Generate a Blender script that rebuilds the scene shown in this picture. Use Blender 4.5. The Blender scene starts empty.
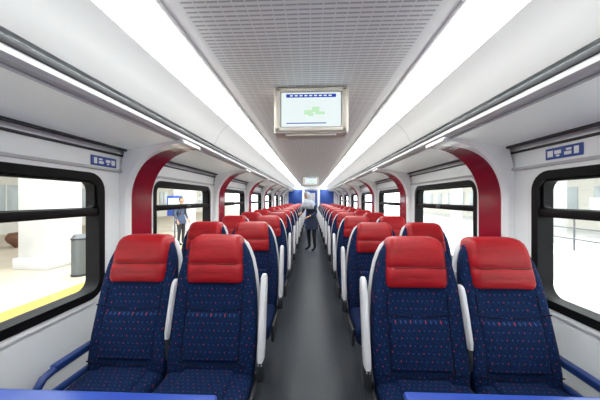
import bpy, bmesh, math, random
from mathutils import Vector, Matrix
from math import sin, cos, pi, radians
random.seed(4)
scene = bpy.context.scene
try:
    scene.view_settings.view_transform = 'Standard'
    scene.view_settings.look = 'None'
except Exception as e:
    print(e)
H = 1.42
Y0, Y1 = -2.4, 14.7
WX = 1.42

# ------------------------------------------------ materials
def mat(name, col, rough=0.5, metal=0.0, spec=0.5, emis=None, estr=0.0, coat=0.0):
    m = bpy.data.materials.new(name); m.use_nodes = True
    b = m.node_tree.nodes['Principled BSDF']
    b.inputs['Base Color'].default_value = (*col, 1)
    b.inputs['Roughness'].default_value = rough
    b.inputs['Metallic'].default_value = metal
    b.inputs['Specular IOR Level'].default_value = spec
    b.inputs['Coat Weight'].default_value = coat
    if emis:
        b.inputs['Emission Color'].default_value = (*emis, 1)
        b.inputs['Emission Strength'].default_value = estr
    return m
def add_noise(m, c1, c2, scale, bump=0.0, detail=4, stretch=None):
    nt = m.node_tree; N = nt.nodes; L = nt.links; b = N['Principled BSDF']
    tc = N.new('ShaderNodeTexCoord'); n = N.new('ShaderNodeTexNoise')
    n.inputs['Scale'].default_value = scale; n.inputs['Detail'].default_value = detail
    if stretch:
        mp = N.new('ShaderNodeMapping'); mp.inputs['Scale'].default_value = stretch
        L.new(tc.outputs['Object'], mp.inputs['Vector']); L.new(mp.outputs['Vector'], n.inputs['Vector'])
    else:
        L.new(tc.outputs['Object'], n.inputs['Vector'])
    r = N.new('ShaderNodeValToRGB')
    r.color_ramp.elements[0].position = .35; r.color_ramp.elements[1].position = .65
    r.color_ramp.elements[0].color = (*c1, 1); r.color_ramp.elements[1].color = (*c2, 1)
    L.new(n.outputs['Fac'], r.inputs['Fac']); L.new(r.outputs['Color'], b.inputs['Base Color'])
    if bump:
        bp = N.new('ShaderNodeBump'); bp.inputs['Strength'].default_value = bump
        bp.inputs['Distance'].default_value = 0.01
        L.new(n.outputs['Fac'], bp.inputs['Height']); L.new(bp.outputs['Normal'], b.inputs['Normal'])
    return m
def math_node(nt, op, a, b=None):
    n = nt.nodes.new('ShaderNodeMath'); n.operation = op
    for i, v in enumerate((a, b)):
        if v is None: continue
        if isinstance(v, (int, float)): n.inputs[i].default_value = v
        else: nt.links.new(v, n.inputs[i])
    return n.outputs[0]

M_white = add_noise(mat('wall_panel_white', (.80,.81,.83), .33), (.80,.83,.845), (.84,.87,.885), 1.5)
M_arch = mat('arch_white', (.88,.90,.91), .15, coat=.4)
M_trim = mat('trim_grey', (.5,.51,.53), .4)
M_alu = mat('aluminium', (.62,.64,.66), .35, .6)
M_rail = mat('rack_rail_grey', (.48,.49,.50), .45)
M_black = mat('rubber_black', (.005,.005,.006), .5, spec=.12)
M_dark = mat('dark_plastic', (.018,.020,.025), .5)
M_red = add_noise(mat('red_leather', (.42,.012,.016), .42, spec=.28), (.25,.0035,.008), (.34,.006,.011), 3, .9, 5, (1.6,2,5))
M_redseam = mat('red_seam', (.10,.002,.004), .6)
M_redpanel = mat('red_panel', (.25,.003,.020), .25, coat=.3)
M_frost = mat('frosted_shelf_glow', (.84,.88,.85), .3, emis=(.9,1,.93), estr=.12)  # faint emission added to the shelf in place of light passing through it
M_light = mat('light_diffuser', (1,1,1), .5, emis=(.985,1,.98), estr=13.0)
M_shell = mat('seat_shell_grey', (.58,.59,.62), .35)
M_bluetable = mat('blue_laminate', (.018,.065,.36), .3)
M_bluearm = mat('blue_armrest', (.010,.035,.16), .4)
M_bluewall = mat('blue_panel', (.02,.08,.38), .4)
M_signw = mat('sign_white', (.85,.87,.9), .5)
M_signb = mat('sign_blue', (.02,.07,.33), .4)
M_screen = mat('screen_white', (.1,.1,.1), .2, emis=(.80,.90,.90), estr=.95)
M_scrb = mat('screen_blue', (.0,.0,.0), .2, emis=(.01,.05,.42), estr=1)
M_scrg = mat('screen_green', (0,0,0), .2, emis=(.55,.85,.55), estr=1)
M_house = mat('monitor_housing', (.68,.64,.56), .4)
M_floor = add_noise(mat('floor_vinyl', (.06,.068,.08), .32), (.027,.033,.041), (.042,.049,.060), 90)

def fabric():
    m = mat('seat_fabric_blue', (.01,.02,.09), .85, spec=.15); nt = m.node_tree; N = nt.nodes; L = nt.links
    b = N['Principled BSDF']
    tc = N.new('ShaderNodeTexCoord'); s = N.new('ShaderNodeSeparateXYZ'); L.new(tc.outputs['Object'], s.inputs[0])
    x, y, z = s.outputs
    C = .027
    v = math_node(nt, 'DIVIDE', math_node(nt, 'SUBTRACT', z, y), C)
    row = math_node(nt, 'FLOOR', v)
    odd = math_node(nt, 'MULTIPLY', math_node(nt, 'MODULO', math_node(nt,'ADD',row,100), 2), .5)
    u = math_node(nt, 'ADD', math_node(nt, 'DIVIDE', x, C), odd)
    col = math_node(nt, 'FLOOR', u)
    fu = math_node(nt, 'SUBTRACT', math_node(nt, 'FRACT', u), .5)
    fv = math_node(nt, 'SUBTRACT', math_node(nt, 'FRACT', v), .5)
    d = math_node(nt, 'SQRT', math_node(nt, 'ADD', math_node(nt, 'MULTIPLY', fu, fu), math_node(nt, 'MULTIPLY', fv, fv)))
    dot = math_node(nt, 'LESS_THAN', d, .10)
    alt = math_node(nt, 'MODULO', math_node(nt, 'ADD', math_node(nt, 'ADD', row, math_node(nt,'MULTIPLY',col,2)), 200), 3)
    isred = math_node(nt, 'LESS_THAN', alt, .9)
    mc = N.new('ShaderNodeMix'); mc.data_type = 'RGBA'
    L.new(isred, mc.inputs[0]); mc.inputs[6].default_value = (.025,.065,.21,1); mc.inputs[7].default_value = (.30,.035,.06,1)
    n = N.new('ShaderNodeTexNoise'); n.inputs['Scale'].default_value = 130; L.new(tc.outputs['Object'], n.inputs['Vector'])
    r = N.new('ShaderNodeValToRGB'); r.color_ramp.elements[0].color = (.0013,.0065,.030,1); r.color_ramp.elements[1].color = (.0035,.0175,.070,1)
    r.color_ramp.elements[0].position=.35; r.color_ramp.elements[1].position=.65
    L.new(n.outputs['Fac'], r.inputs['Fac'])
    mx = N.new('ShaderNodeMix'); mx.data_type = 'RGBA'
    L.new(dot, mx.inputs[0]); L.new(r.outputs['Color'], mx.inputs[6]); L.new(mc.outputs[2], mx.inputs[7])
    L.new(mx.outputs[2], b.inputs['Base Color'])
    return m
M_fabric = fabric()
M_fabplain = add_noise(mat('seat_fabric_plain', (.004,.012,.05), .85, spec=.2), (.001,.004,.016), (.002,.008,.03), 160)

def perforated():
    m = mat('ceiling_perforated', (.82,.82,.82), .5); nt = m.node_tree; N = nt.nodes; L = nt.links
    b = N['Principled BSDF']
    tc = N.new('ShaderNodeTexCoord'); s = N.new('ShaderNodeSeparateXYZ'); L.new(tc.outputs['Object'], s.inputs[0])
    x, y, z = s.outputs
    v = math_node(nt, 'DIVIDE', math_node(nt,'ADD',y,10), .027)
    u = math_node(nt, 'DIVIDE', math_node(nt,'ADD',x,5), .050)
    a = math_node(nt, 'LESS_THAN', math_node(nt, 'FRACT', u), .90)
    c = math_node(nt, 'LESS_THAN', math_node(nt, 'FRACT', v), .34)
    e = math_node(nt, 'LESS_THAN', math_node(nt, 'ABSOLUTE', x), .50)
    h = math_node(nt, 'MULTIPLY', math_node(nt, 'MULTIPLY', a, c), e)
    mx = N.new('ShaderNodeMix'); mx.data_type = 'RGBA'
    L.new(h, mx.inputs[0]); mx.inputs[6].default_value = (.91,.94,.925,1); mx.inputs[7].default_value = (.50,.52,.52,1)
    L.new(mx.outputs[2], b.inputs['Base Color'])
    return m
M_perf = perforated()

def jointed(name, col, pitch, off):
    m = mat(name, col, .4); nt = m.node_tree; N = nt.nodes; L = nt.links; b = N['Principled BSDF']
    tc = N.new('ShaderNodeTexCoord'); s = N.new('ShaderNodeSeparateXYZ'); L.new(tc.outputs['Object'], s.inputs[0])
    v = math_node(nt, 'FRACT', math_node(nt, 'DIVIDE', math_node(nt, 'ADD', s.outputs[1], off), pitch))
    h = math_node(nt, 'LESS_THAN', v, .0035)
    mx = N.new('ShaderNodeMix'); mx.data_type = 'RGBA'
    L.new(h, mx.inputs[0]); mx.inputs[6].default_value = (*col,1); mx.inputs[7].default_value = (.2,.2,.21,1)
    L.new(mx.outputs[2], b.inputs['Base Color']); return m
M_ceilside = jointed('ceiling_side_panel', (.61,.625,.62), 1.9, 19-.6)

def glassmat():
    m = bpy.data.materials.new('window_glass'); m.use_nodes = True; nt = m.node_tree; nt.nodes.clear()
    o = nt.nodes.new('ShaderNodeOutputMaterial'); t = nt.nodes.new('ShaderNodeBsdfTransparent'); g = nt.nodes.new('ShaderNodeBsdfGlossy')
    g.inputs['Roughness'].default_value = .02; t.inputs[0].default_value = (.95,.97,.96,1)
    mx = nt.nodes.new('ShaderNodeMixShader'); mx.inputs[0].default_value = .03
    nt.links.new(t.outputs[0], mx.inputs[1]); nt.links.new(g.outputs[0], mx.inputs[2]); nt.links.new(mx.outputs[0], o.inputs[0])
    return m
M_glass = glassmat()

# ------------------------------------------------ mesh builder
class MB:
    def __init__(s): s.v=[]; s.f=[]; s.m=[]; s.mats=[]
    def mi(s, m):
        if m not in s.mats: s.mats.append(m)
        return s.mats.index(m)
    def face(s, pts, m):
        b=len(s.v); s.v += [tuple(p) for p in pts]; s.f.append(tuple(range(b,b+len(pts)))); s.m.append(s.mi(m))
    def box(s,x0,x1,y0,y1,z0,z1,m):
        x0,x1=min(x0,x1),max(x0,x1); b=len(s.v)
        s.v += [(x,y,z) for z in (z0,z1) for y in (y0,y1) for x in (x0,x1)]
        for f in ((0,2,3,1),(4,5,7,6),(0,1,5,4),(2,6,7,3),(0,4,6,2),(1,3,7,5)):
            s.f.append(tuple(b+i for i in f)); s.m.append(s.mi(m))
    def add_bm(s,bm,m):
        b=len(s.v); bm.verts.ensure_lookup_table(); bm.verts.index_update()
        s.v += [tuple(v.co) for v in bm.verts]
        for f in bm.faces:
            s.f.append(tuple(b+v.index for v in f.verts)); s.m.append(s.mi(m))
        bm.free()
    def rbox(s,x0,x1,y0,y1,z0,z1,m,r=.01,seg=2,rot=None):
        x0,x1=min(x0,x1),max(x0,x1)
        bm=bmesh.new(); bmesh.ops.create_cube(bm,size=1)
        c=Vector(((x0+x1)/2,(y0+y1)/2,(z0+z1)/2)); d=(x1-x0,y1-y0,z1-z0)
        for v in bm.verts: v.co=Vector((v.co.x*d[0],v.co.y*d[1],v.co.z*d[2]))
        bmesh.ops.bevel(bm,geom=bm.edges[:],offset=min(r,min(d)*.49),segments=seg,profile=.5,affect='EDGES')
        for v in bm.verts:
            if rot: v.co = rot @ v.co
            v.co += c
        s.add_bm(bm,m)
    def loft(s,rings,m,cap=True,closed=True):
        b=len(s.v); n=len(rings[0])
        for r in rings: s.v += [tuple(p) for p in r]
        mi=s.mi(m)
        for i in range(len(rings)-1):
            for j in range(n if closed else n-1):
                k=(j+1)%n
                s.f.append((b+i*n+j,b+i*n+k,b+(i+1)*n+k,b+(i+1)*n+j)); s.m.append(mi)
        if cap:
            s.f.append(tuple(b+j for j in range(n))[::-1]); s.m.append(mi)
            e=b+(len(rings)-1)*n; s.f.append(tuple(e+j for j in range(n))); s.m.append(mi)
    def tube(s,path,r,m,n=10):
        rings=[]
        for i,p in enumerate(path):
            p=Vector(p); a=Vector(path[max(i-1,0)]); c=Vector(path[min(i+1,len(path)-1)])
            t=(c-a).normalized(); ref=Vector((1,0,0)) if abs(t.x)<.9 else Vector((0,0,1))
            u=t.cross(ref).normalized(); w=t.cross(u)
            rr = r[i] if isinstance(r,(list,tuple)) else r
            rings.append([p+u*rr*cos(2*pi*k/n)+w*rr*sin(2*pi*k/n) for k in range(n)])
        s.loft(rings,m)
    def cyl(s,x,y,z0,z1,r,m,n=24,r2=None):
        r2=r if r2 is None else r2
        s.loft([[(x+rr*cos(2*pi*k/n),y+rr*sin(2*pi*k/n),z) for k in range(n)] for z,rr in ((z0,r),(z1,r2))],m)
    def mesh(s,name,smooth=True,ang=38):
        me=bpy.data.meshes.new(name); me.from_pydata(s.v,[],s.f)
        for m in s.mats: me.materials.append(m)
        me.polygons.foreach_set('material_index',s.m)
        bm=bmesh.new(); bm.from_mesh(me); bmesh.ops.recalc_face_normals(bm,faces=bm.faces); bm.to_mesh(me); bm.free()
        if smooth:
            me.polygons.foreach_set('use_smooth',[True]*len(me.polygons))
            me.set_sharp_from_angle(angle=radians(ang))
        me.update(); return me
    def obj(s,name,loc=(0,0,0),smooth=True,parent=None,ang=38):
        o=bpy.data.objects.new(name,s.mesh(name,smooth,ang)); o.location=loc
        scene.collection.objects.link(o)
        if parent: o.parent=parent
        return o

# ------------------------------------------------ shell
arches=[1.91+1.9*k for k in range(-2,7)]
wins=[(a-1.5,a-.16) for a in arches if a-1.5>Y0+.1]
WT, WB = H+.17, H-.645
b=MB(); b.box(-1.5,1.5,Y0,Y1,-.06,0,M_floor); b.obj('floor',smooth=False)
for side,sx in (('left',-1),('right',1)):
    b=MB(); ins=.04
    xa,xb=sx*WX,sx*1.50
    b.box(xa,xb,Y0,Y1,0,WB+ins,M_white)
    b.box(xa,xb,Y0,Y1,WT-ins,2.26,M_white)
    ys=[Y0]
    for w in wins: ys += [w[0]+ins,w[1]-ins]
    ys.append(Y1)
    for i in range(0,len(ys),2): b.box(xa,xb,ys[i],ys[i+1],WB+ins,WT-ins,M_white)
    b.obj('wall_'+side,smooth=False)
    b=MB(); b.rbox(sx*(WX-.035),sx*(WX-.001),Y0,Y1,.0,.14,M_trim,.01); b.obj('baseboard_'+side)
    b=MB(); b.rbox(sx*(WX-.012),sx*(WX-.0005),Y0,Y1,H+.315,H+.33,M_dark,.003)
    b.rbox(sx*(WX-.022),sx*(WX-.0005),Y0,Y1,H+.195,H+.215,M_rail,.004)
    b.obj('trim_1' if sx<0 else 'trim_2')
    b=MB()
    r=[(.935,.49),(.965,.495),(.975,.47),(1.405,.40),(1.418,.40),(1.418,.365),(1.38,.365),(.99,.435),(.95,.435),(.935,.45)]
    b.loft([[(sx*x,y,H+z) for x,z in r] for y in (Y0+.01,Y1-.01)],M_rail)
    b.face([(sx*1.0,Y0+.02,H+.4325),(sx*1.375,Y0+.02,H+.3652),(sx*1.375,Y1-.02,H+.3652),(sx*1.0,Y1-.02,H+.4325)],M_frost)
    b.rbox(sx*1.362,sx*1.38,Y0+.02,Y1-.02,H+.350,H+.368,M_dark,.004)
    b.rbox(sx*.985,sx*.998,Y0+.02,Y1-.02,H+.424,H+.436,M_trim,.003)
    b.rbox(sx*.929,sx*.962,Y0+.02,Y1-.02,H+.474,H+.500,M_dark,.004)  # dark strip along the lip, painting in the shade of the gap above
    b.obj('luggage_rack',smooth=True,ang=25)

b=MB(); b.box(-.57,.57,Y0,Y1,2.17,2.20,M_perf); b.obj('ceiling',smooth=False)
b=MB(); b.box(-1.5,1.5,Y0,Y1,2.261,2.30,M_white); b.obj('ceiling_outer',smooth=False)
for i,(side,sx) in enumerate((('left',-1),('right',1))):
    b=MB()
    pr=[(.782,2.128),(.82,2.105),(.88,2.035),(.915,1.965),(.930,1.940),(.96,1.940),(.94,1.98),(.90,2.06),(.84,2.13),(.80,2.20),(.782,2.20)]
    b.loft([[(sx*x,y,z) for x,z in pr] for y in (Y0,Y1)],M_ceilside); b.obj('ceiling_side_'+side,ang=50)
    b=MB()
    pr=[(.605,2.172),(.612,2.146),(.628,2.136),(.66,2.133),(.74,2.130),(.770,2.129),(.778,2.136),(.778,2.195),(.605,2.195)]
    b.loft([[(sx*x,y,z) for x,z in pr] for y in (Y0+.02,Y1-.02)],M_light); b.obj('ceiling_light_strip',ang=80)
    b=MB(); b.rbox(sx*.571,sx*.603,Y0,Y1,2.162,2.205,M_perf,.005); b.obj('trim_%d'%(3+i))

# windows
def rrect(y0,y1,z0,z1,r,n=7):
    pts=[]
    for cy,cz,a0 in ((y1-r,z1-r,0),(y0+r,z1-r,90),(y0+r,z0+r,180),(y1-r,z0+r,270)):
        for k in range(n):
            a=radians(a0+90*k/(n-1)); pts.append((cy+r*cos(a),cz+r*sin(a)))
    return pts
def ring(b,sx,y0,y1,z0,z1,r,w,xa,xb,m):
    O=rrect(y0,y1,z0,z1,r); I=rrect(y0+w,y1-w,z0+w,z1-w,max(r-w,.02))
    rings=[[(sx*xb,)+p for p in O],[(sx*xa,)+p for p in O],[(sx*xa,)+p for p in I],[(sx*xb,)+p for p in I],[(sx*xb,)+p for p in O]]
    b.loft(rings,m,cap=False)
n=1
for side,sx in (('left',-1),('right',1)):
    for (a,c) in wins:
        b=MB()
        ring(b,sx,a,c,WB,WT,.12,.048,1.403,1.498,M_black)
        ring(b,sx,a-.03,c+.03,WB-.03,WT+.025,.15,.031,1.408,1.4195,M_arch)
        b.rbox(sx*1.41,sx*1.47,a+.03,c-.03,H-.11,H-.06,M_black,.006)
        ring(b,sx,a+.05,c-.05,H-.07,WT-.05,.04,.014,1.425,1.46,M_black)
        b.rbox(sx*1.395,sx*1.411,(a+c)/2-.05,(a+c)/2+.05,H-.105,H-.07,M_dark,.005)
        b.box(sx*1.455,sx*1.459,a+.045,c-.045,WB+.045,WT-.045,M_glass)
        b.obj('window_%d'%n); n+=1

# arches
for sx in (-1,1):
    for a in arches:
        b=MB(); prof=[(1.36,.16,0)]
        prof.append((1.36,.9,0))
        for k in range(0,19):
            th=radians(90*k/18)
            prof.append((.938+.422*cos(th)**.95 if k<18 else .938, H+.0+.415*sin(th), th))
        D=.30
        n_=len(prof)
        ch=.018
        def offs(i,d):
            x,z,th=prof[i]
            if i<2: return (x+d,z)
            return (x+d*cos(th), z+d*sin(th))
        def red0(i):
            th=prof[i][2]; t=th/(pi/2)
            return .045+ (D-.075)*max(0,(t-.35)/.65)**2.5
        c0=[(sx*offs(i,ch)[0],a,offs(i,ch)[1]) for i in range(n_)]
        c1=[(sx*prof[i][0],a+ch,prof[i][1]) for i in range(n_)]
        c2=[(sx*prof[i][0],a+red0(i),prof[i][1]) for i in range(n_)]
        c3=[(sx*prof[i][0],a+D,prof[i][1]) for i in range(n_)]
        def outer(i):
            x,z,th=prof[i]
            d=math.degrees(th)
            if i<2 or d<30: return (1.4195,z if i<2 else min(z,H+.362))
            return (.938+(1.4195-.938)*(1-(d-30)/60), H+.362+ .076*((d-30)/60))
        o0=[(sx*outer(i)[0],a,outer(i)[1]) for i in range(n_)]
        o3=[(sx*outer(i)[0],a+D,outer(i)[1]) for i in range(n_)]
        for A_,B_,m in ((o0,c0,M_arch),(c0,c1,M_arch),(c1,c2,M_arch),(c2,c3,M_redpanel),(c3,o3,M_arch)):
            b.loft([A_,B_],m,cap=False,closed=False)
        b.face([o0[-1],c0[-1],c1[-1],c3[-1],o3[-1]],M_arch)
        me=b.mesh('window_pillar_arch',True,30)
        bm=bmesh.new(); bm.from_mesh(me); bmesh.ops.remove_doubles(bm,verts=bm.verts,dist=.0003); bmesh.ops.recalc_face_normals(bm,faces=bm.faces); bm.to_mesh(me); bm.free()
        me.set_sharp_from_angle(angle=radians(40))
        o=bpy.data.objects.new('window_pillar_arch',me); scene.collection.objects.link(o)

for sx,yc,zc in ((-1,1.76,H+.255),(1,1.55,H+.265)):
    b=MB(); b.rbox(sx*1.414,sx*1.4195,yc-.11,yc+.11,zc-.033,zc+.033,M_signb,.002)
    for k,(u0,u1,v0,v1) in enumerate(((-.09,-.065,-.02,.02),(-.05,-.01,-.018,.0),(-.05,-.02,.006,.018),(.01,.05,-.005,.016),(.02,.04,-.02,-.01),(.06,.095,-.018,.018))):
        b.box(sx*1.4125,sx*1.4138,yc+u0,yc+u1,zc+v0,zc+v1,M_signw)
    b.obj('wall_sign')

b=MB()
b.box(-1.42,-.43,Y1,Y1+.06,0,2.3,M_white); b.box(.43,1.42,Y1,Y1+.06,0,2.3,M_white); b.box(-.43,.43,Y1,Y1+.06,1.985,2.3,M_white)
b.rbox(-1.25,-.50,Y1-.02,Y1,.9,1.95,M_bluewall,.008); b.rbox(.50,1.25,Y1-.02,Y1,.9,1.95,M_bluewall,.008)
b.obj('wall_end')
b=MB()
b.rbox(-.42,-.34,Y1-.01,Y1+.05,0,1.98,M_alu,.01); b.rbox(.34,.42,Y1-.01,Y1+.05,0,1.98,M_alu,.01); b.rbox(-.42,.42,Y1-.01,Y1+.05,1.9,1.98,M_alu,.01)
b.rbox(-.34,.34,Y1+.01,Y1+.045,0,1.9,M_bluewall,.004)
b.rbox(-.22,.22,Y1,Y1+.012,.9,1.75,M_shell,.003)
b.rbox(.26,.28,Y1-.03,Y1+.01,.9,1.2,M_alu,.006)
b.obj('door_1')
b=MB(); b.box(-1.5,1.5,Y0-.06,Y0,0,2.3,M_white); b.obj('wall_back',smooth=False)

def monitor(y):
    b=MB(); z0=H+.44; z1=H+.748
    b.rbox(-.25,.25,0,.16,z0,z1,M_house,.012,3)
    fx,fz0,fz1=.205,H+.475,H+.715
    for bx in ((-.235,-fx,z0+.012,z1-.01),(fx,.235,z0+.012,z1-.01),(-.235,.235,z0+.012,fz0),(-.235,.235,fz1,z1-.01)):
        b.rbox(bx[0],bx[1],-.018,.004,bx[2],bx[3],M_house,.005)
    b.rbox(-.205,.205,-.006,.002,fz0,fz1,M_trim,.002)
    b.box(-.197,.197,-.009,-.0055,fz0+.008,fz1-.008,M_screen)
    b.box(-.165,.165,-.0105,-.0092,fz1-.04,fz1-.018,M_scrb)
    for k in range(9):
        b.box(-.14+k*.032,-.14+k*.032+.02,-.0115,-.0106,fz1-.033,fz1-.025,M_screen)
    for k,(cx,cz,w,h) in enumerate(((-.02,.09,.05,.03),(.03,.11,.05,.035),(.06,.085,.06,.02),(-.0,.075,.035,.02))):
        b.box(cx-w/2,cx+w/2,-.0105-.0002*k,-.0092,fz0+cz-h/2+.01,fz0+cz+h/2+.01,M_scrg)
    b.box(-.165,.10,-.0105,-.0092,fz0+.026,fz0+.032,M_scrb)
    b.rbox(-.17,.17,.02,.14,z0-.012,z0+.004,M_house,.005)
    b.obj('ceiling_monitor',loc=(0,y,0))
monitor(1.77); monitor(8.6)

# ------------------------------------------------ seats
def seat_mesh(name,ax):
    b=MB(); R=.25
    aisle=name.startswith('aisle')
    K=1.08 if aisle else .975
    def yc(z): return -(1.2-z)*R
    def xs(z): return (ax*.022 if aisle else 0)*max(0,min(1,(1.15-z)/.35))
    def bring(z,w,t,bol,dy=0,n=32,e=2.8):
        pts=[]
        for k in range(n):
            a=2*pi*k/n; c,s_=cos(a),sin(a)
            x=w*math.copysign(abs(c)**(2/e),c); y=t*math.copysign(abs(s_)**(2/e),s_)
            if s_<0:
                q=abs(x)/w; y-= bol*max(0,min(1,(q-.45)/.4))**1.5
            pts.append((x+xs(z),yc(z)+y+dy,z))
        return pts
    def kw(z): return 1+(K-1)*max(0,min(1,(1.15-z)/.35))
    prof=[(.36,.20,.03,0),(.40,.225,.05,.015),(.50,.234,.055,.03),(.62,.235,.058,.035),(.74,.232,.055,.035),(.86,.228,.05,.034),(.96,.222,.047,.03),(1.04,.210,.044,.024),(1.095,.192,.040,.018),(1.135,.172,.034,.01),(1.158,.145,.026,.0),(1.165,.12,.012,0)]
    prof=[(z,w*kw(z),t,bo) for z,w,t,bo in prof]
    b.loft([bring(*p) for p in prof],M_fabric)
    b.loft([bring(z,w+.007,.02,0,.05,24) for z,w,t,bo in prof[1:]],M_shell)
    X0=xs(.6)
    b.rbox(X0-.165,X0+.165,yc(.62)-.070,yc(.62)-.02,.50,.76,M_fabric,.024,4,Matrix.Rotation(-.245,3,'X'))
    for z in (.78,.49):
        b.tube([(X0-.205,yc(z)-.078,z+.02),(X0-.15,yc(z)-.058,z),(X0,yc(z)-.053,z-.015),(X0+.15,yc(z)-.058,z),(X0+.205,yc(z)-.078,z+.02)],.004,M_fabplain,6)
    for s in (-1,1):
        b.tube([(xs(z)+s*.165,yc(z)-.064,z) for z in (.50,.60,.70,.80,.89)],.0035,M_fabplain,6)
    hp=[(.918,.155,.045),(.924,.168,.070),(.945,.174,.083),(1.00,.174,.084),(1.022,.172,.083),(1.030,.171,.077),(1.038,.171,.083),(1.09,.168,.086),(1.13,.163,.083),(1.16,.155,.075),(1.178,.142,.060),(1.188,.120,.038),(1.191,.09,.015)]
    b.loft([bring(z,w,t,.012,0,40,4.4) for z,w,t in hp],M_red)
    zz=1.030; b.tube([(-.163,yc(zz)-.072,zz),(-.12,yc(zz)-.084,zz),(0,yc(zz)-.0765,zz),(.12,yc(zz)-.084,zz),(.163,yc(zz)-.072,zz)],.0035,M_redseam,6)
    cw=.226*K
    b.rbox(X0-cw,X0+cw,-.64,-.16,.31,.455,M_fabric,.045,4)
    b.rbox(X0-.15,X0+.15,-.60,-.20,.40,.47,M_fabric,.03,3)
    b.rbox(-.22,.22,-.60,-.10,.25,.315,M_dark,.015)
    b.rbox(-.05,.05,-.46,-.22,.03,.26,M_dark,.012); b.rbox(-.08,.08,-.56,-.12,0,.035,M_dark,.01)
    b.tube([(-.2,-.02,.12),(.2,-.02,.12)],.014,M_alu)
    b.tube([(-.18,-.16,.28),(-.18,-.02,.12)],.01,M_alu); b.tube([(.18,-.16,.28),(.18,-.02,.12)],.01,M_alu)
    b.rbox(-.15,.15,yc(.62)+.065,yc(.62)+.09,.50,.72,M_dark,.008,2,Matrix.Rotation(-.245,3,'X'))
    ca=ax*(.308 if aisle else .236); tw=.9 if aisle else .6
    rings=[]
    for z,hw,hd in ((.49,.014,.02),(.50,.02,.035),(.56,.022,.046),(.75,.022,.042),(.90,.022,.036),(.95,.020,.028),(.965,.013,.015)):
        if not aisle: z=.62+(z-.49)*.66
        y=yc(z)-(.035 if aisle else .05)
        rings.append([(ca+tw*hw*math.copysign(abs(cos(t))**.6,cos(t)), y+hd*math.copysign(abs(sin(t))**.6,sin(t)), z) for t in [2*pi*k/16 for k in range(16)]])
    b.loft(rings,M_shell)
    zb=.5 if aisle else .60
    b.rbox(ca-.024*tw,ca+.024*tw,yc(zb)-.07,yc(zb)+.03,zb-.10,zb+.03,M_dark,.02,3)
    b.rbox(X0+ax*(cw+.003),X0+ax*(cw+.033*tw),-.56,-.10,.27,.41,M_dark,.014,3)
    if not aisle:
        x=-ax*.252
        p=[(x,-.14,.55),(x,-.40,.55),(x,-.45,.54),(x,-.478,.51),(x,-.478,.475),(x,-.45,.445),(x,-.40,.435),(x,-.17,.43)]
        b.tube(p,.019,M_bluearm,12)
        b.rbox(x-.02,x+.02,-.40,-.15,.553,.576,M_bluearm,.008)
    return b.mesh(name,True,42)
seatm={}
for kind in ('aisle','window'):
    for s_ in (-1,1): seatm[(kind,s_)]=seat_mesh(kind+'_seat',s_)
def put_seat(kind,sx,x,y,flip=False):
    s_=-sx if not flip else sx
    o=bpy.data.objects.new('passenger_seat',seatm[(kind,s_)])
    o.location=(x,y,0)
    if flip: o.rotation_euler=(0,0,pi)
    scene.collection.objects.link(o)
P=.98
for k in range(13):
    put_seat('aisle',-1,-.59,1.69+P*k); put_seat('window',-1,-1.055,1.69+P*k)
    put_seat('aisle',1,.61,1.65+P*k); put_seat('window',1,1.078,1.65+P*k)
for k in range(2):
    y=-.42-P*k
    for sx in (-1,1):
        put_seat('aisle',sx,sx*.61,y,True); put_seat('window',sx,sx*1.08,y,True)
for sx,ye in ((-1,.94),(1,.985)):
    b=MB(); b.rbox(sx*.335,sx*1.40,.50,ye,.69,.72,M_bluetable,.012,3)
    b.rbox(sx*.34,sx*1.395,.505,ye-.005,.675,.692,M_trim,.006)
    b.rbox(sx*.80,sx*.88,.66,.78,.03,.68,M_alu,.015); b.rbox(sx*.70,sx*.98,.56,.88,0,.03,M_alu,.01)
    b.obj('folding_table')

# ------------------------------------------------ people
def cyl_sphere(rx,ry,rz,c,seg=24,rings=16):
    bm=bmesh.new(); bmesh.ops.create_uvsphere(bm,u_segments=seg,v_segments=rings,radius=1)
    for v in bm.verts: v.co=Vector((v.co.x*rx+c[0],v.co.y*ry+c[1],v.co.z*rz+c[2]))
    return bm
def skin_obj(name,verts,edges,radii,root,matfn,mats,parent,sub=2):
    me=bpy.data.meshes.new(name); me.from_pydata(verts,edges,[])
    o=bpy.data.objects.new(name,me); scene.collection.objects.link(o)
    sk=o.modifiers.new('skin','SKIN'); sk.use_smooth_shade=True
    for i,r in enumerate(radii):
        me.skin_vertices[0].data[i].radius=(r if isinstance(r,tuple) else (r,r))
    me.skin_vertices[0].data[root].use_root=True
    s=o.modifiers.new('sub','SUBSURF'); s.levels=sub; s.render_levels=sub
    dg=bpy.context.evaluated_depsgraph_get(); dg.update()
    nm=bpy.data.meshes.new_from_object(o.evaluated_get(dg))
    bpy.data.objects.remove(o)
    nm.materials.clear()
    for m in mats: nm.materials.append(m)
    for p in nm.polygons:
        p.material_index=matfn(p.center); p.use_smooth=True
    o=bpy.data.objects.new(name,nm); scene.collection.objects.link(o); o.parent=parent
    return o
M_skin=mat('skin',(.50,.27,.17),.5); M_eye=mat('eye_white',(.8,.8,.8),.2); M_iris=mat('iris',(.03,.015,.01),.2)
M_lip=mat('lips',(.40,.10,.09),.4); M_hair=mat('hair_black',(.012,.010,.010),.5)
M_scarf=add_noise(mat('scarf_grey',(.45,.48,.54),.8),(.40,.44,.52),(.58,.62,.68),12,.3)
M_tunic=mat('tunic_navy',(.018,.028,.065),.8); M_trous=mat('trousers_black',(.008,.008,.011),.8); M_shoe=mat('shoe',(.02,.02,.02),.4)
M_shirt=mat('shirt_greyblue',(.05,.08,.15),.8); M_jean=mat('trousers_grey',(.02,.023,.035),.8)
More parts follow.
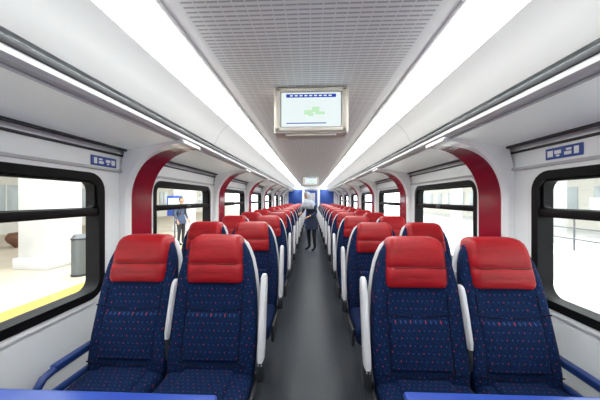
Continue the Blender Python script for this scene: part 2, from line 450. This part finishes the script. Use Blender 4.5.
def person(name,loc,rotz,top,bottom,scarf,arms,scale=1.0,hem=.62,lean=0.0,backpack=None):
    E=bpy.data.objects.new(name,None); scene.collection.objects.link(E)
    E.location=loc; E.rotation_euler=(0,0,rotz); E.scale=(scale,)*3
    L=lambda z:-lean*max(0,z-.9)
    V=[];Ed=[];Rr=[]
    def add(p,r,par=None):
        V.append(p);Rr.append(r)
        if par is not None: Ed.append((par,len(V)-1))
        return len(V)-1
    pel=add((0,L(.93),.93),(.145,.11)); sp=add((0,L(1.08),1.08),(.12,.095),pel); ch=add((0,L(1.26),1.26),(.145,.105),sp)
    nb=add((0,L(1.40),1.39),(.062,.06),ch); nt_=add((0,L(1.47)-.01,1.475),(.05,.05),nb)
    for s in (-1,1):
        hp=add((s*.095,0,.84),.095,pel); kn=add((s*.10,-.02,.48),.06,hp); an=add((s*.10,.02,.10),.04,kn); add((s*.115,-.06,.05),(.042,.035),an); add((s*.12,-.15,.035),(.036,.028),len(V)-1)
    hands=[]
    for s,(el,wr) in zip((-1,1),arms):
        sh=add((s*.165,L(1.35),1.345),.058,ch); e=add(el,.044,sh); w=add(wr,.03,e); hands.append((s,Vector(el),Vector(wr)))
    def mf(c):
        if c.z<.085: return 3
        if c.z>1.41: return 2
        for s,el,wr in hands:
            if (c-wr).length<.05: return 2
        return 0 if c.z>hem and abs(c.x)<.8 else 1
    skin_obj('body',V,Ed,Rr,pel,mf,[top,bottom,M_skin,M_shoe],E)
    b=MB(); rings=[]
    for z,rx,ry in ((1.02,.135,.105),(.95,.158,.125),(.85,.185,.14),(.75,.195,.15),(hem,.205,.16)):
        rings.append([(rx*cos(t)+0,ry*sin(t)+L(z),z) for t in [2*pi*k/24 for k in range(24)]])
    b.loft(rings,top,cap=False); b.obj('tunic_hem',parent=E)
    for s,el,wr in hands:
        d=(wr-el).normalized(); up=Vector((0,0,1)) if abs(d.z)<.8 else Vector((0,-1,0))
        side=d.cross(up).normalized(); nrm=side.cross(d).normalized()
        V2=[];E2=[];R2=[]
        def a2(p,r,par=None):
            V2.append(tuple(p));R2.append(r)
            if par is not None:E2.append((par,len(V2)-1))
            return len(V2)-1
        root=a2(wr,(.026,.02)); pm=a2(wr+d*.045,(.034,.017),root); kn=a2(wr+d*.08,(.036,.015),pm)
        skin_obj('palm',V2,E2,R2,0,lambda c:0,[M_skin],E,2)
        for j,(off,ln) in enumerate(((-.030,.062),(-.010,.074),(.010,.070),(.029,.055))):
            p0=wr+d*.07+side*off; p1=p0+d*ln*.45; p2=p1+(d*.85-nrm*.5)*ln*.35; p3=p2+(d*.6-nrm*.8)*ln*.3
            skin_obj('finger_%d'%(j+1),[tuple(p) for p in (p0,p1,p2,p3)],[(0,1),(1,2),(2,3)],[.0095,.009,.0082,.007],0,lambda c:0,[M_skin],E,1)
        p0=wr+d*.03-side*.025*s; p1=p0-side*.025*s+d*.025; p2=p1+d*.03-side*.008*s
        skin_obj('thumb',[tuple(p) for p in (p0,p1,p2)],[(0,1),(1,2)],[.012,.0105,.008],0,lambda c:0,[M_skin],E,1)
    b=MB(); cy=L(1.56)-.02; cz=1.56
    bm=cyl_sphere(.074,.092,.112,(0,cy,cz),28,20)
    for v in bm.verts:
        if v.co.z<cz-.03:
            t=(cz-.03-v.co.z)/.082; v.co.x*=1-.28*t
            if v.co.y>cy: v.co.y=cy+(v.co.y-cy)*(1-.3*t)
    b.add_bm(bm,M_skin)
    fy=cy-.088
    b.add_bm(cyl_sphere(.011,.018,.024,(0,fy-.003,cz-.022),12,8),M_skin)
    b.add_bm(cyl_sphere(.024,.008,.006,(0,fy+.009,cz-.063),12,8),M_lip)
    for s in (-1,1):
        b.add_bm(cyl_sphere(.014,.008,.008,(s*.030,fy+.011,cz+.004),12,8),M_eye)
        b.add_bm(cyl_sphere(.006,.004,.006,(s*.030,fy+.004,cz+.004),8,6),M_iris)
        b.add_bm(cyl_sphere(.018,.006,.004,(s*.031,fy+.012,cz+.026),10,6),M_hair)
        b.add_bm(cyl_sphere(.010,.018,.028,(s*.075,cy+.005,cz-.01),10,8),M_skin)
    b.obj('head',parent=E,ang=80)
    b=MB()
    if scarf:
        rings=[]
        for z,rx,ry,dy in ((1.688,.02,.02,.0),(1.68,.05,.06,.0),(1.655,.078,.09,.0),(1.60,.094,.108,.004),(1.54,.097,.112,.006),(1.48,.096,.108,.008),(1.44,.11,.11,.0),(1.40,.155,.135,-.005),(1.35,.205,.145,-.005),(1.29,.215,.155,-.01),(1.20,.205,.16,-.01)):
            rings.append([(rx*cos(t)*(1+.02*sin(7*t)),ry*sin(t)*(1+.03*sin(9*t+z*20))+L(z)-.02+dy,z) for t in [2*pi*k/40 for k in range(40)]])
        b.loft(rings,M_scarf,cap=False)
        me=b.mesh('headscarf',True,80)
        bm=bmesh.new(); bm.from_mesh(me)
        dl=[f for f in bm.faces if (lambda c: c.y<cy-.03 and (c.x/.062)**2+((c.z-cz+.005)/.085)**2<1)(f.calc_center_median())]
        bmesh.ops.delete(bm,geom=dl,context='FACES'); bm.to_mesh(me); bm.free()
        o=bpy.data.objects.new('headscarf',me); scene.collection.objects.link(o); o.parent=E
        md=o.modifiers.new('s','SOLIDIFY'); md.thickness=.006
    else:
        bm=cyl_sphere(.080,.098,.118,(0,cy+.008,cz+.008),28,20)
        dl=[v for v in bm.verts if v.co.z<cz-.05 or (v.co.y<cy-.02 and v.co.z<cz+.055)]
        bmesh.ops.delete(bm,geom=dl,context='VERTS'); b.add_bm(bm,M_hair); b.obj('hair',parent=E,ang=80)
    if backpack:
        b=MB(); b.rbox(-.14,.14,.09,.23,.98,1.38,backpack,.05,4); b.rbox(-.11,.11,.20,.27,1.0,1.18,backpack,.03,3)
        for s in (-1,1):
            b.tube([(s*.09,.12,1.36),(s*.095,.04,1.415),(s*.10,-.07,1.38),(s*.105,-.12,1.25),(s*.12,-.08,1.10),(s*.12,.10,1.02)],.016,backpack,8)
        b.obj('backpack',parent=E)
    return E
person('woman_in_headscarf',(.02,7.35,0),radians(-40),M_tunic,M_trous,True,
       [((-.24,-.10,1.12),(-.16,-.30,1.08)),((.24,-.08,1.08),(.14,-.27,1.0))],scale=.96,lean=.25)
PZ=-.15
person('man_on_platform',(-4.45,8.9,PZ),radians(75),M_shirt,M_jean,False,
       [((-.25,.03,1.09),(-.25,-.08,.86)),((.25,.03,1.09),(.24,-.10,.88))],scale=.98,hem=.84,backpack=M_dark)

# ------------------------------------------------ outside
M_plat=add_noise(mat('platform_tile',(.38,.35,.30),.5),(.36,.31,.24),(.44,.38,.30),.8)
M_yel=mat('tactile_yellow',(.46,.33,.05),.6)
M_conc=add_noise(mat('concrete_light',(.5,.5,.49),.7),(.50,.50,.49),(.58,.58,.57),2)
M_ballast=add_noise(mat('ballast',(.45,.43,.40),.9),(.42,.40,.38),(.60,.58,.55),8)
M_terra=mat('terracotta',(.10,.045,.022),.7); M_soil=mat('soil',(.03,.02,.015),.9)
M_bin=mat('bin_steel',(.12,.13,.14),.4,.3); M_facade=mat('facade_cream',(.50,.48,.43),.8); M_wgrey=mat('facade_window',(.30,.33,.34),.3)
b=MB(); b.box(-16,-1.62,-12,40,PZ-.8,PZ,M_plat); b.obj('station_platform',smooth=False)
b=MB(); b.box(-4.25,-3.95,-12,40,PZ,PZ+.008,M_yel); b.obj('tactile_paving',smooth=False)
b=MB(); b.box(1.62,7.0,-12,40,-1.0,-.9,M_ballast)
b.obj('ground_outside',smooth=False)
b=MB(); b.box(-1.62,1.62,-12,40,-1.0,-.9,M_ballast); b.obj('ground_track',smooth=False)
b=MB(); b.box(7.0,16,-12,40,-1.0,PZ,M_conc); b.obj('station_platform',smooth=False)
b=MB()
for x in (3.2,4.2): b.box(x-.035,x+.035,-12,40,-.9,-.75,M_alu)
for k in range(-15,60): b.box(2.8,4.6,k*.65,k*.65+.22,-.9,-.86,M_conc)
b.obj('railway_track',smooth=False)
def column(x,y,w,d,z0,z1):
    b=MB(); b.rbox(-w/2,w/2,-d/2,d/2,0,z1-z0,M_conc,.03); b.rbox(-w/2-.06,w/2+.06,-d/2-.06,d/2+.06,0,.25,M_conc,.02)
    b.obj('station_column',loc=(x,y,z0))
for y in (-.6,6.1,12.8,19.5): column(-6.2,y,.7,.9,PZ,4.2)
for y in (-3,3.6,10.2,16.8): column(9.0,y,.5,.5,PZ,4.2)
b=MB(); b.rbox(-15,-7.8,-12,36,4.2,4.5,M_conc,.05); b.obj('platform_canopy')
b=MB(); b.rbox(10,15,-12,36,4.2,4.45,M_conc,.05); b.obj('platform_canopy')
def facade(name,x,s,z0):
    b=MB(); b.box(x,x+s*.4,-12,38,z0,4.2,M_facade)
    for k in range(-5,18):
        y=k*2.1
        b.rbox(x-s*.03,x+s*.02,y,y+1.3,z0+.95,z0+2.2,M_wgrey,.01)
        b.rbox(x-s*.06,x+s*.0,y-.08,y+1.38,z0+.86,z0+.95,M_conc,.01)
        b.rbox(x-s*.06,x+s*.0,y+.62,y+.68,z0+.95,z0+2.2,M_conc,.01)
    b.obj(name)
facade('station_building',-13.5,-1,PZ); facade('station_building',14.2,1,PZ)
b=MB(); b.cyl(0,0,0,.04,.15,M_dark); b.cyl(0,0,.04,.74,.14,M_bin); b.cyl(0,0,.74,.77,.15,M_dark); b.cyl(0,0,.77,.84,.145,M_bin,r2=.10)
b.obj('litter_bin',loc=(-4.76,5.27,PZ))
b=MB()
pr=[(0.0,.20),(.04,.21),(.16,.34),(.28,.40),(.38,.38),(.44,.33),(.46,.34),(.46,.30),(.40,.30)]
b.loft([[(r*cos(2*pi*k/28),r*sin(2*pi*k/28),z) for k in range(28)] for z,r in pr],M_terra)
b.cyl(0,0,.39,.405,.29,M_soil)
b.obj('bowl_planter',loc=(-9.5,8.35,PZ))
b=MB()
for k in range(0,16):
    b.tube([(0,k*1.2-6,0),(0,k*1.2-6,1.0)],.025,M_bin,8)
for z in (.35,.68,1.0): b.tube([(0,-6,z),(0,12.1,z)],.02,M_bin,8)
b.obj('platform_railing',loc=(8.0,0,PZ))
b=MB(); b.tube([(0,0,0),(0,0,1.6)],.03,M_bin,8); b.rbox(-.02,.02,-.35,.35,1.1,1.6,M_wgrey,.01); b.box(-.026,-.0205,-.28,.28,1.25,1.45,M_signw)
b.obj('platform_sign',loc=(7.6,7.2,PZ))
b=MB(); b.tube([(0,0,0),(0,0,1.6)],.03,M_bin,8); b.rbox(-.3,.3,-.03,.03,.9,1.7,M_signb,.01); b.box(-.24,.24,-.036,-.0305,1.3,1.6,M_signw)
b.obj('platform_sign',loc=(-5.4,10.3,PZ))

# ------------------------------------------------ light
w=bpy.data.worlds.new('sky'); scene.world=w; w.use_nodes=True
bg=w.node_tree.nodes['Background']; bg.inputs[0].default_value=(.95,.98,1,1); bg.inputs[1].default_value=5.0
sun=bpy.data.lights.new('sun','SUN'); sun.energy=3.0; sun.angle=.05
so=bpy.data.objects.new('sun',sun); scene.collection.objects.link(so); so.rotation_euler=(radians(8),radians(-12),0)

cam=bpy.data.cameras.new('camera'); co=bpy.data.objects.new('camera',cam); scene.collection.objects.link(co)
cam.sensor_width=36; cam.lens=265*36/600; cam.clip_start=.02; cam.clip_end=200
co.location=(0,0,H); co.rotation_euler=(radians(90),0,radians(2.38)); cam.shift_y=-1/600
scene.camera=co
